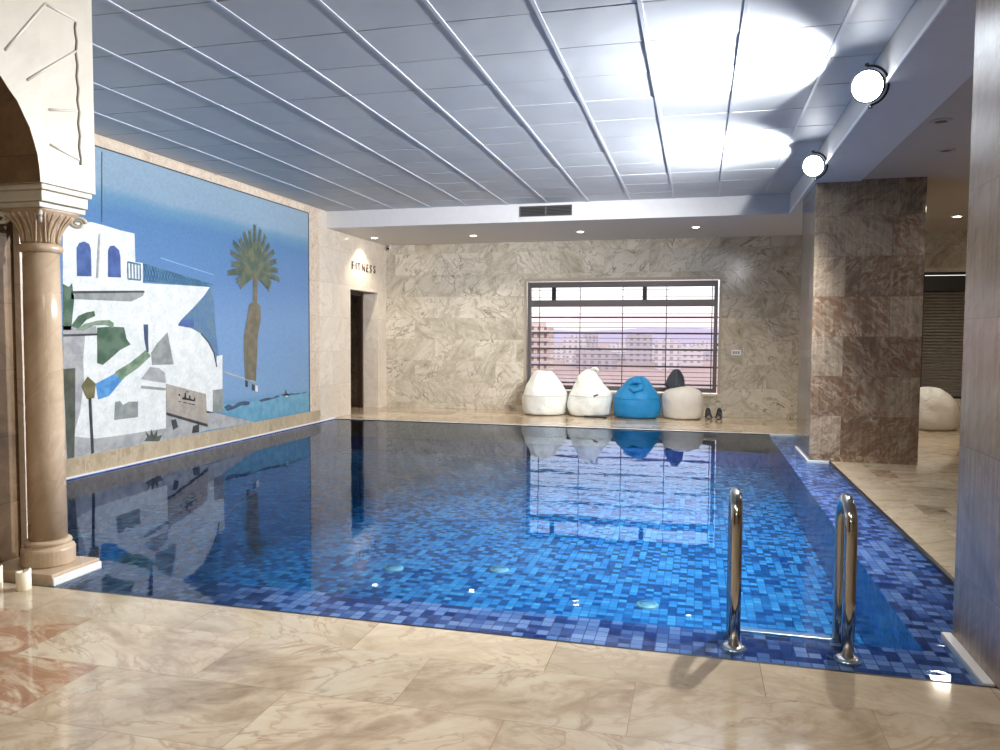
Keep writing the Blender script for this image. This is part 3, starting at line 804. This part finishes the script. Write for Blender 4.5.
pts = [(.0+.13*math.cos(a), -.27+.05*math.sin(a)*.6+.08*abs(math.cos(a)), .56+.10*math.sin(a)) for a in [PI*.9*i/10+.2 for i in range(20)]]
tube(bm, pts, [.034]*20, 10); obj('folded_loop', bm, F_blue, b3, smooth=True)
bm = bmesh.new(); tube(bm, [(-.11, -.24, .54), (-.02, -.33, .50), (.10, -.29, .54), (.14, -.2, .60)], [.03, .045, .045, .03], 10); obj('fold', bm, F_blue, b3, smooth=True)
pD = [(.0, 0), (.28, 0), (.345, .02), (.375, .12), (.385, .26), (.375, .38), (.34, .48), (.26, .545), (.15, .575), (.004, .58)]
b4 = bag(-.245, 14.33, pD, F_ivory, 'ivory bean bag with a dark peaked neck, next to the black sandals', 4, wr=.018)
bm, _ = bag_body([(.0, 0), (.16, 0), (.18, .06), (.165, .15), (.13, .23), (.085, .31), (.05, .35), (.004, .36)], peak=(.02, 0), seed=6, wr=.02, folds=4)
obj('dark_neck', bm, F_dark, b4, loc=(-.145, .12, .53), smooth=True, subsurf=1)
pE = [(.0, 0), (.34, 0), (.40, .02), (.43, .12), (.43, .26), (.40, .40), (.33, .52), (.24, .60), (.12, .655), (.004, .66)]
b5 = bag(3.72, 13.95, pE, F_ivory, 'pale bean bag standing in front of the roller shutter', 5, wr=.03, group='none')
del b5['group']
bm, _ = bag_body([(.0, 0), (.26, 0), (.30, .06), (.25, .16), (.15, .24), (.004, .27)], peak=(.0, 0), seed=9, wr=.03, folds=5)
obj('top_cover', bm, F_white, b5, loc=(-.04, -.03, .43), smooth=True, subsurf=1)

# ------------------------------------------------------------------ sandals
def sandal(x, y, rz, label):
    e = empty('sandal', (x, y, 0), rz); tag(e, label, 'sandal', 'pair of black sandals')
    def outline(k, sh=0):
        pts = []
        for i in range(28):
            a = 2*PI*i/28
            yy = .125*math.sin(a); w = .042 + .012*(-math.sin(a)) 
            pts.append((w*math.cos(a)*k + .006*math.sin(a*1)*1, yy*k))
        return pts
    bm = bmesh.new(); o_ = outline(1)
    lo = [bm.verts.new((a, b, 0)) for a, b in o_]; hi = [bm.verts.new((a, b, .022+.012*max(0, b/.12))) for a, b in o_]
    bm.faces.new(list(reversed(lo))); bm.faces.new(hi)
    for i in range(28): bm.faces.new((lo[i], lo[(i+1) % 28], hi[(i+1) % 28], hi[i]))
    obj('sole', bm, M_black, e, bevel=.003)
    bm = bmesh.new(); o_ = outline(.88)
    lo = [bm.verts.new((a, b, .0215+.012*max(0, b/.12))) for a, b in o_]; hi = [bm.verts.new((a, b, .027+.012*max(0, b/.12))) for a, b in o_]
    bm.faces.new(list(reversed(lo))); bm.faces.new(hi)
    for i in range(28): bm.faces.new((lo[i], lo[(i+1) % 28], hi[(i+1) % 28], hi[i]))
    obj('footbed', bm, plain('pale_footbed', (196, 184, 170), .6), e)
    for (y0, hh, w0, rr) in ((-.055, .055, .050, .016), (-.02, .080, .048, .016), (.03, .12, .045, .014), (.07, .160, .042, .016)):
        bm = bmesh.new(); pts = [(w0*math.cos(PI*i/14), y0+.03*math.sin(PI*i/14)*(1 if y0 > 0 else .5), .02+hh*math.sin(PI*i/14)**.8) for i in range(15)]
        tube(bm, pts, rr, 8); obj('strap', bm, M_black, e, smooth=True)
    bm = bmesh.new(); tube(bm, [(0, -.05, .07), (0, .0, .09), (0, .05, .13), (0, .085, .165)], .010, 8); obj('instep_strap', bm, M_black, e, smooth=True)
sandal(.215, 14.42, .12, 'black strappy sandal next to the ivory bean bag')
sandal(.395, 14.42, -.10, 'black strappy sandal farther from the bean bags')

# ------------------------------------------------------------------ writing over the doorway
ft = empty('wall_sign', (XL+.002, 13.22, 2.715)); tag(ft, 'raised metal letters reading FITNESS above the doorway', 'lettering')
M_let = plain('letter_metal', (84, 78, 68), .6, 0.)
def letter(ch, y, size, parent):
    cu = bpy.data.curves.new('letter', 'FONT'); cu.body = ch; cu.size = size; cu.extrude = .004; cu.offset = .003
    to = bpy.data.objects.new('tmp_letter', cu); COL.objects.link(to)
    dg = bpy.context.evaluated_depsgraph_get(); dg.update()
    me = bpy.data.meshes.new_from_object(to.evaluated_get(dg)); 
    bpy.data.objects.remove(to)
    me.transform(Matrix(((0, 0, 1, .009), (1, 0, 0, 0), (0, 1, 0, 0), (0, 0, 0, 1))))
    me.materials.clear(); me.materials.append(M_let)
    o = bpy.data.objects.new('letter', me); o.location = (0, y, 0); return link(o, parent)
yy = 0
for ch, w in zip('FITNESS', (.17, .09, .18, .20, .17, .18, .18)):
    letter(ch, yy, .21, ft); yy += w

# ------------------------------------------------------------------ ceiling fittings
E_down = emit('downlight_glow', (255, 240, 214), 14)
E_flood = emit('flood_glow', (250, 252, 255), 14)
M_ring = plain('white_ring', (236, 234, 228), .4)
def light(name, typ, loc, energy, col=(1, .93, .82), parent=None, **k):
    ld = bpy.data.lights.new(name, typ); ld.energy = energy; ld.color = col
    for a, b in k.items(): setattr(ld, a, b)
    o = bpy.data.objects.new(name, ld); o.location = loc; return link(o, parent)
def downlight(x, y, z, label, on=True, group='recessed downlights in the soffit'):
    e = empty('downlight', (x, y, z)); tag(e, label, 'downlight', group)
    bm = bmesh.new(); lathe(bm, [(.055, -.001), (.058, -.010), (.085, -.006), (.09, -.001)], 28, cap=False); obj('trim_ring', bm, M_ring if on else M_shadeceil, e, smooth=True)
    bm = bmesh.new(); lathe(bm, [(.0562, -.0015), (.0562, -.006), (.04, -.010), (.001, -.012)], 28)
    obj('lens', bm, E_down if on else M_black, e, smooth=True)
    if on:
        light('downlight_lamp', 'SPOT', (0, 0, -.02), DOWN_W, (1, .90, .74), e, spot_size=math.radians(120), spot_blend=.7, shadow_soft_size=.05)
    return e
DOWN_W = 95
for x, y, lb in ((-5.99, 13.61, 'lit downlight by the FITNESS lettering'), (-4.06, 13.71, 'lit downlight above the wall between doorway and window'), (-2.05, 13.58, 'lit downlight below the air vent above the left part of the window'), (-.07, 13.42, 'lit downlight above the right end of the window')):
    downlight(x, y, ZS, lb)
downlight(3.80, 13.2, ZS+.02, 'lit downlight in front of the roller shutter, rightmost of all', group='recessed downlights in the soffit')
for x, y, lb in ((1.98, 7.40, 'unlit round ceiling fitting right of the floodlights, nearer one'), (2.34, 8.55, 'unlit round ceiling fitting right of the floodlights, above the far pillar')):
    e = empty('ceiling_fitting', (x, y, ZS+.02)); tag(e, lb, 'ceiling fitting', 'unlit ceiling fittings')
    bm = bmesh.new(); lathe(bm, [(.045, -.001), (.055, -.012), (.085, -.010), (.09, -.001)], 28, cap=False); obj('trim_ring', bm, M_shadeceil, e, smooth=True)
    bm = bmesh.new(); lathe(bm, [(.052, -.002), (.05, -.008), (.001, -.004)], 28); obj('lens', bm, M_dark, e, smooth=True)

def flood(y, label, aim):
    e = empty('floodlight', (1.275, y, ZS+.0)); tag(e, label, 'floodlight', 'floodlights on the ceiling beam')
    # bracket fixed to the beam edge
    obj('mount_plate', bxs((-.012, .012, -.05, .05, -.02, .04)), M_dark, e, bevel=.003)
    bm = bmesh.new()
    c = Vector((-.095, -.02, .01))
    # yoke: a half hoop round the lamp
    d = Vector((-.45, -.80, -.30)).normalized()      # way the lens looks
    side = d.cross(Vector((0, 0, 1))).normalized(); upv = side.cross(d)
    pts = [c + (upv*math.cos(a) + side*-math.sin(a))*.138 for a in [PI*i/16 for i in range(17)]]
    tube(bm, pts, .009, 8); obj('yoke', bm, M_dark, e, smooth=True)
    bm = bmesh.new(); tube(bm, [c - side*-.138*-1, Vector((-.01, 0, .01))], .010, 8); obj('yoke_arm', bm, M_dark, e, smooth=True)
    # housing: a bell with cooling fins
    mtx = Matrix((side, upv, d)).transposed().to_4x4(); mtx.translation = c
    bm = bmesh.new(); lathe(bm, [(.045, -.10), (.06, -.095), (.075, -.06), (.10, -.02), (.118, .01), (.120, .03), (.106, .032), (.104, .012)], 32, cap=True)
    bmesh.ops.transform(bm, matrix=mtx, verts=bm.verts); obj('housing', bm, M_dark, e, smooth=True)
    bm = bmesh.new(); lathe(bm, [(.112, .020), (.108, .036), (.09, .048), (.05, .058), (.001, .062)], 32)
    bmesh.ops.transform(bm, matrix=mtx, verts=bm.verts); obj('lens', bm, E_flood, e, smooth=True)
    for k in range(2):
        s_ = 1 if k else -1
        bm = bmesh.new(); lathe(bm, [(.012, 0), (.016, .004), (.016, .02), (.008, .024)], 14)
        m2 = mtx @ Matrix.Translation((0, s_*.138, 0)) @ Matrix.Rotation(-s_*PI/2, 4, 'X'); bmesh.ops.transform(bm, matrix=m2, verts=bm.verts); obj('knob', bm, M_dark, e, smooth=True)
    lp = c + d*.10
    light('flood_lamp', 'SPOT', lp, FLOOD_W, (.97, .98, 1), e, spot_size=math.radians(165), spot_blend=.8, shadow_soft_size=.06).rotation_euler = Vector((-.85, .22, -.45)).to_track_quat('-Z', 'Y').to_euler()
    u = light('uplight_lamp', 'SPOT', (c.x-.22, c.y+.10, -.03), UP_W, (.96, .98, 1), e, spot_size=math.radians(92), spot_blend=.12, shadow_soft_size=.02)
    u.rotation_euler = Vector(aim).to_track_quat('-Z', 'Y').to_euler()
FLOOD_W, UP_W = 1080, 120
flood(6.25, 'lit round floodlight on the beam edge, nearer and larger in view', (-.68, .42, .385))
flood(8.97, 'lit round floodlight on the beam edge by the far stone pillar', (-.66, .62, .385))

# air vent on the soffit face
vt = empty('air_vent', (-2.412, 12.25, 3.50)); tag(vt, 'grey slatted air vent in the white soffit edge', 'air vent')
obj('backing', bxs((-.42, .42, -.004, 0, -.075, .075)), M_black, vt)
obj('frame', bxs((-.43, .43, -.014, -.004, .068, .085), (-.43, .43, -.014, -.004, -.085, -.068), (-.43, -.412, -.014, -.004, -.068, .068), (.412, .43, -.014, -.004, -.068, .068), (-.012, .012, -.014, -.004, -.068, .068)), M_frame, vt, bevel=.002)
for i in range(6):
    z = -.056+.0224*i
    obj('slat', bxs((-.412, -.012, -.013, -.005, z-.004, z+.004), (.012, .412, -.013, -.005, z-.004, z+.004)), M_frame, vt)

# small camera in the far left corner
cc = empty('security_camera', (-6.16, 14.80, ZS)); tag(cc, 'tiny white security camera in the far left soffit corner', 'security camera')
bm = bmesh.new(); lathe(bm, [(.03, -.02), (.035, -.012), (.035, 0)], 20); obj('mount', bm, M_white, cc, smooth=True)
bm = bmesh.new(); tube(bm, [(0, .02, -.06), (.0, -.10, -.085)], .032, 16); bd = obj('body', bm, M_white, cc, smooth=True)
bm = bmesh.new(); tube(bm, [(0, -.095, -.084), (0, -.108, -.0866)], .026, 16); obj('lens', bm, M_black, bd)
bm = bmesh.new(); tube(bm, [(0, 0, -.015), (0, 0, -.06)], .01, 8); obj('neck', bm, M_white, cc)

# switch plate
sw = empty('wall_switch', (.69, YB-.001, 1.20)); tag(sw, 'small white switch plate on the far wall right of the window', 'switch')
obj('plate', bxs((-.085, .085, -.010, 0, -.05, .05)), M_white, sw, bevel=.004)
for x in (-.045, .0, .045):
    obj('rocker', bxs((x-.018, x+.018, -.014, -.009, -.028, .028)), plain('rocker_grey', (150, 150, 150), .4), sw, bevel=.002)

# ------------------------------------------------------------------ the town outside
def city_mat(name, wall, win, w=3.2, h=3.0):
    t = NT(name); p = t.sep(t.n('ShaderNodeTexCoord').outputs['Object'])
    u = t.math('ADD', p[0], p[1]); fu = t.math('FRACT', t.math('DIVIDE', t.math('ADD', u, 300.0), w)); fv = t.math('FRACT', t.math('DIVIDE', t.math('ADD', p[2], 300.0), h))
    a = t.math('MULTIPLY', t.math('GREATER_THAN', fu, .55), t.math('GREATER_THAN', fv, .5))
    t.bsdf(t.mix(a, wall, win), .8); return t.m
C_pale = city_mat('facade_haze_pale', (202, 194, 196), (158, 148, 154))  # distance haze is mixed into these facade colours
C_lilac = city_mat('facade_haze_lilac', (176, 168, 174), (142, 134, 142))
C_pink = city_mat('facade_brick', (204, 188, 178), (138, 108, 100), 2.6)
M_ground = plain('town_ground', (178, 146, 136), .9)
ZG = -13
bm = bmesh.new()
random.seed(5)
# gently rolling land, 1.4 km deep
NX, NY = 40, 26
vs = [[bm.verts.new((-900+1500*i/NX, 15.3+1500*(j/NY)**1.6, ZG + (noise.noise(Vector((i*.35, j*.4, 0)))*3 if j > 3 else 0))) for i in range(NX+1)] for j in range(NY+1)]
for j in range(NY):
    for i in range(NX): bm.faces.new((vs[j][i], vs[j][i+1], vs[j+1][i+1], vs[j+1][i]))
struct('ground_outside', bm, M_ground)
bm = bmesh.new(); prev = None
for i in range(61):
    x = -1300+2000*i/60; z = ZG + 20 + 9*noise.noise(Vector((i*.12, 5, 0))) + 3*noise.noise(Vector((i*.5, 9, 0)))
    cur = [bm.verts.new(c) for c in ((x, 1500, ZG-5), (x, 1560, z), (x, 1800, z+8), (x, 2200, ZG))]
    if prev:
        for k in range(3): bm.faces.new((prev[k], cur[k], cur[k+1], prev[k+1]))
    prev = cur
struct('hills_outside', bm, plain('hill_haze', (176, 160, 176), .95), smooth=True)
def tower(w, d, h, mat, name='apartment_block'):
    e = empty(name, (0, 0, ZG))
    wl = obj('walls', bxs((-w/2, w/2, -d/2, d/2, -4, h)), mat, e)
    obj('roof_hut', bxs((-w/6, w/8, -d/6, d/6, h, h+2.2), (-w/2, w/2, -d/2, -d/2+.3, h, h+.8)), mat, e)
    return e
protos = [tower(14, 12, 13, C_pale), tower(17, 12, 10, C_lilac), tower(10, 10, 16, C_pale), tower(19, 14, 7, C_lilac), tower(16, 12, 9, C_pale), tower(12, 12, 19, C_lilac)]
LB = 'pale low block in the hazy town seen through the window'
for p_ in protos: tag(p_, LB, 'building', 'distant town blocks outside')
k = 0; slots = []
for row in range(7):
    Y = 335+46*row; xx = -3.25*Y/14.88
    while xx < .45*Y/14.88:
        slots.append((xx, Y+random.uniform(-8, 8))); xx += 23+random.uniform(-1, 9)
for i in range(len(slots)):
    X_, Y = slots[i]
    src = protos[i % 6]
    o = src if i < 6 else copy_tree(src)
    if i >= 6: tag(o, LB, 'building', 'distant town blocks outside')
    o.location = (X_, Y, ZG-2.0); o.rotation_euler.z = random.uniform(-.12, .12)
    o.scale = (1, 1, random.uniform(.55, .95))
nb = empty('apartment_block', (-62, 300, ZG)); tag(nb, 'pinkish unfinished block rising at the left of the window view', 'building')
obj('walls', bxs((-5.5, 5.5, -6, 6, 0, 17.5)), C_pink, nb)
obj('roof_hut', bxs((-2, 3, -3, 3, 17.5, 19.5), (-5.5, -4, -6, 6, 17.5, 18.5)), C_pink, nb)
for z in (3.2, 6.2, 9.2, 12.2, 15.2): obj('balcony', bxs((-2.5, 6.3, -7.4, -6, z, z+.9)), C_lilac, nb)

# ------------------------------------------------------------------ sky and light
wd = bpy.data.worlds.new('sky'); S.world = wd; wd.use_nodes = True
t = wd.node_tree; t.nodes.clear()
o_ = t.nodes.new('ShaderNodeOutputWorld'); bg = t.nodes.new('ShaderNodeBackground'); tc = t.nodes.new('ShaderNodeTexCoord'); sp = t.nodes.new('ShaderNodeSeparateXYZ'); rp = t.nodes.new('ShaderNodeValToRGB')
t.links.new(tc.outputs['Generated'], sp.inputs[0]); t.links.new(sp.outputs[2], rp.inputs[0]); t.links.new(rp.outputs[0], bg.inputs[0]); t.links.new(bg.outputs[0], o_.inputs[0])
cr = rp.color_ramp
for _ in range(2): cr.elements.new(.5)
for e_, (p_, c_) in zip(cr.elements, ((0, (216, 192, 194)), (.022, (242, 222, 224)), (.05, (253, 247, 248)), (.5, (226, 236, 255)))):
    e_.position = p_; e_.color = rgb(c_)
bg.inputs[1].default_value = WORLD_S = 1.35
sun = light('sun', 'SUN', (0, 0, 30), 1.2, (1, .86, .80), angle=.05); sun.rotation_euler = Vector((-.5, .75, -.45)).to_track_quat('-Z', 'Y').to_euler()
# unseen fill lamps, added under the ceiling to brighten near and right sides
def area(x, y, z, w, e, col, sx=.6, rot=(0, 0, 0)):
    o = light('fill_lamp', 'AREA', (x, y, z), e, col, None, shape='RECTANGLE', size=sx, size_y=w); o.rotation_euler = rot; return o
FILL_W = 22
for x, y in ((.4, 1.0), (2.2, .6), (-.6, -1.6), (2.2, -1.6)):
    area(x, y, 3.55, .6, FILL_W, (1, .93, .84))
area(-1.3, 2.0, 3.55, .6, 30, (1, .92, .82))
area(4.6, 3.0, 3.3, .6, 30, (1, .90, .76)); area(4.8, 8.0, 3.3, .6, 30, (1, .90, .76)); area(3.6, 11.8, 3.3, .4, 20, (1, .88, .72))  # added fill over the right-hand side

S.view_settings.view_transform = 'Standard'; S.view_settings.look = 'None'
S.view_settings.exposure = EXPO = .62; S.view_settings.gamma = 1; S.view_settings.use_curve_mapping = False
S.cycles.use_denoising = True
S.cycles.max_bounces = 10; S.cycles.diffuse_bounces = 5; S.cycles.glossy_bounces = 5; S.cycles.transparent_max_bounces = 12
S.cycles.sample_clamp_indirect = 6; S.cycles.blur_glossy = .5
S.cycles.caustics_reflective = False; S.cycles.caustics_refractive = False
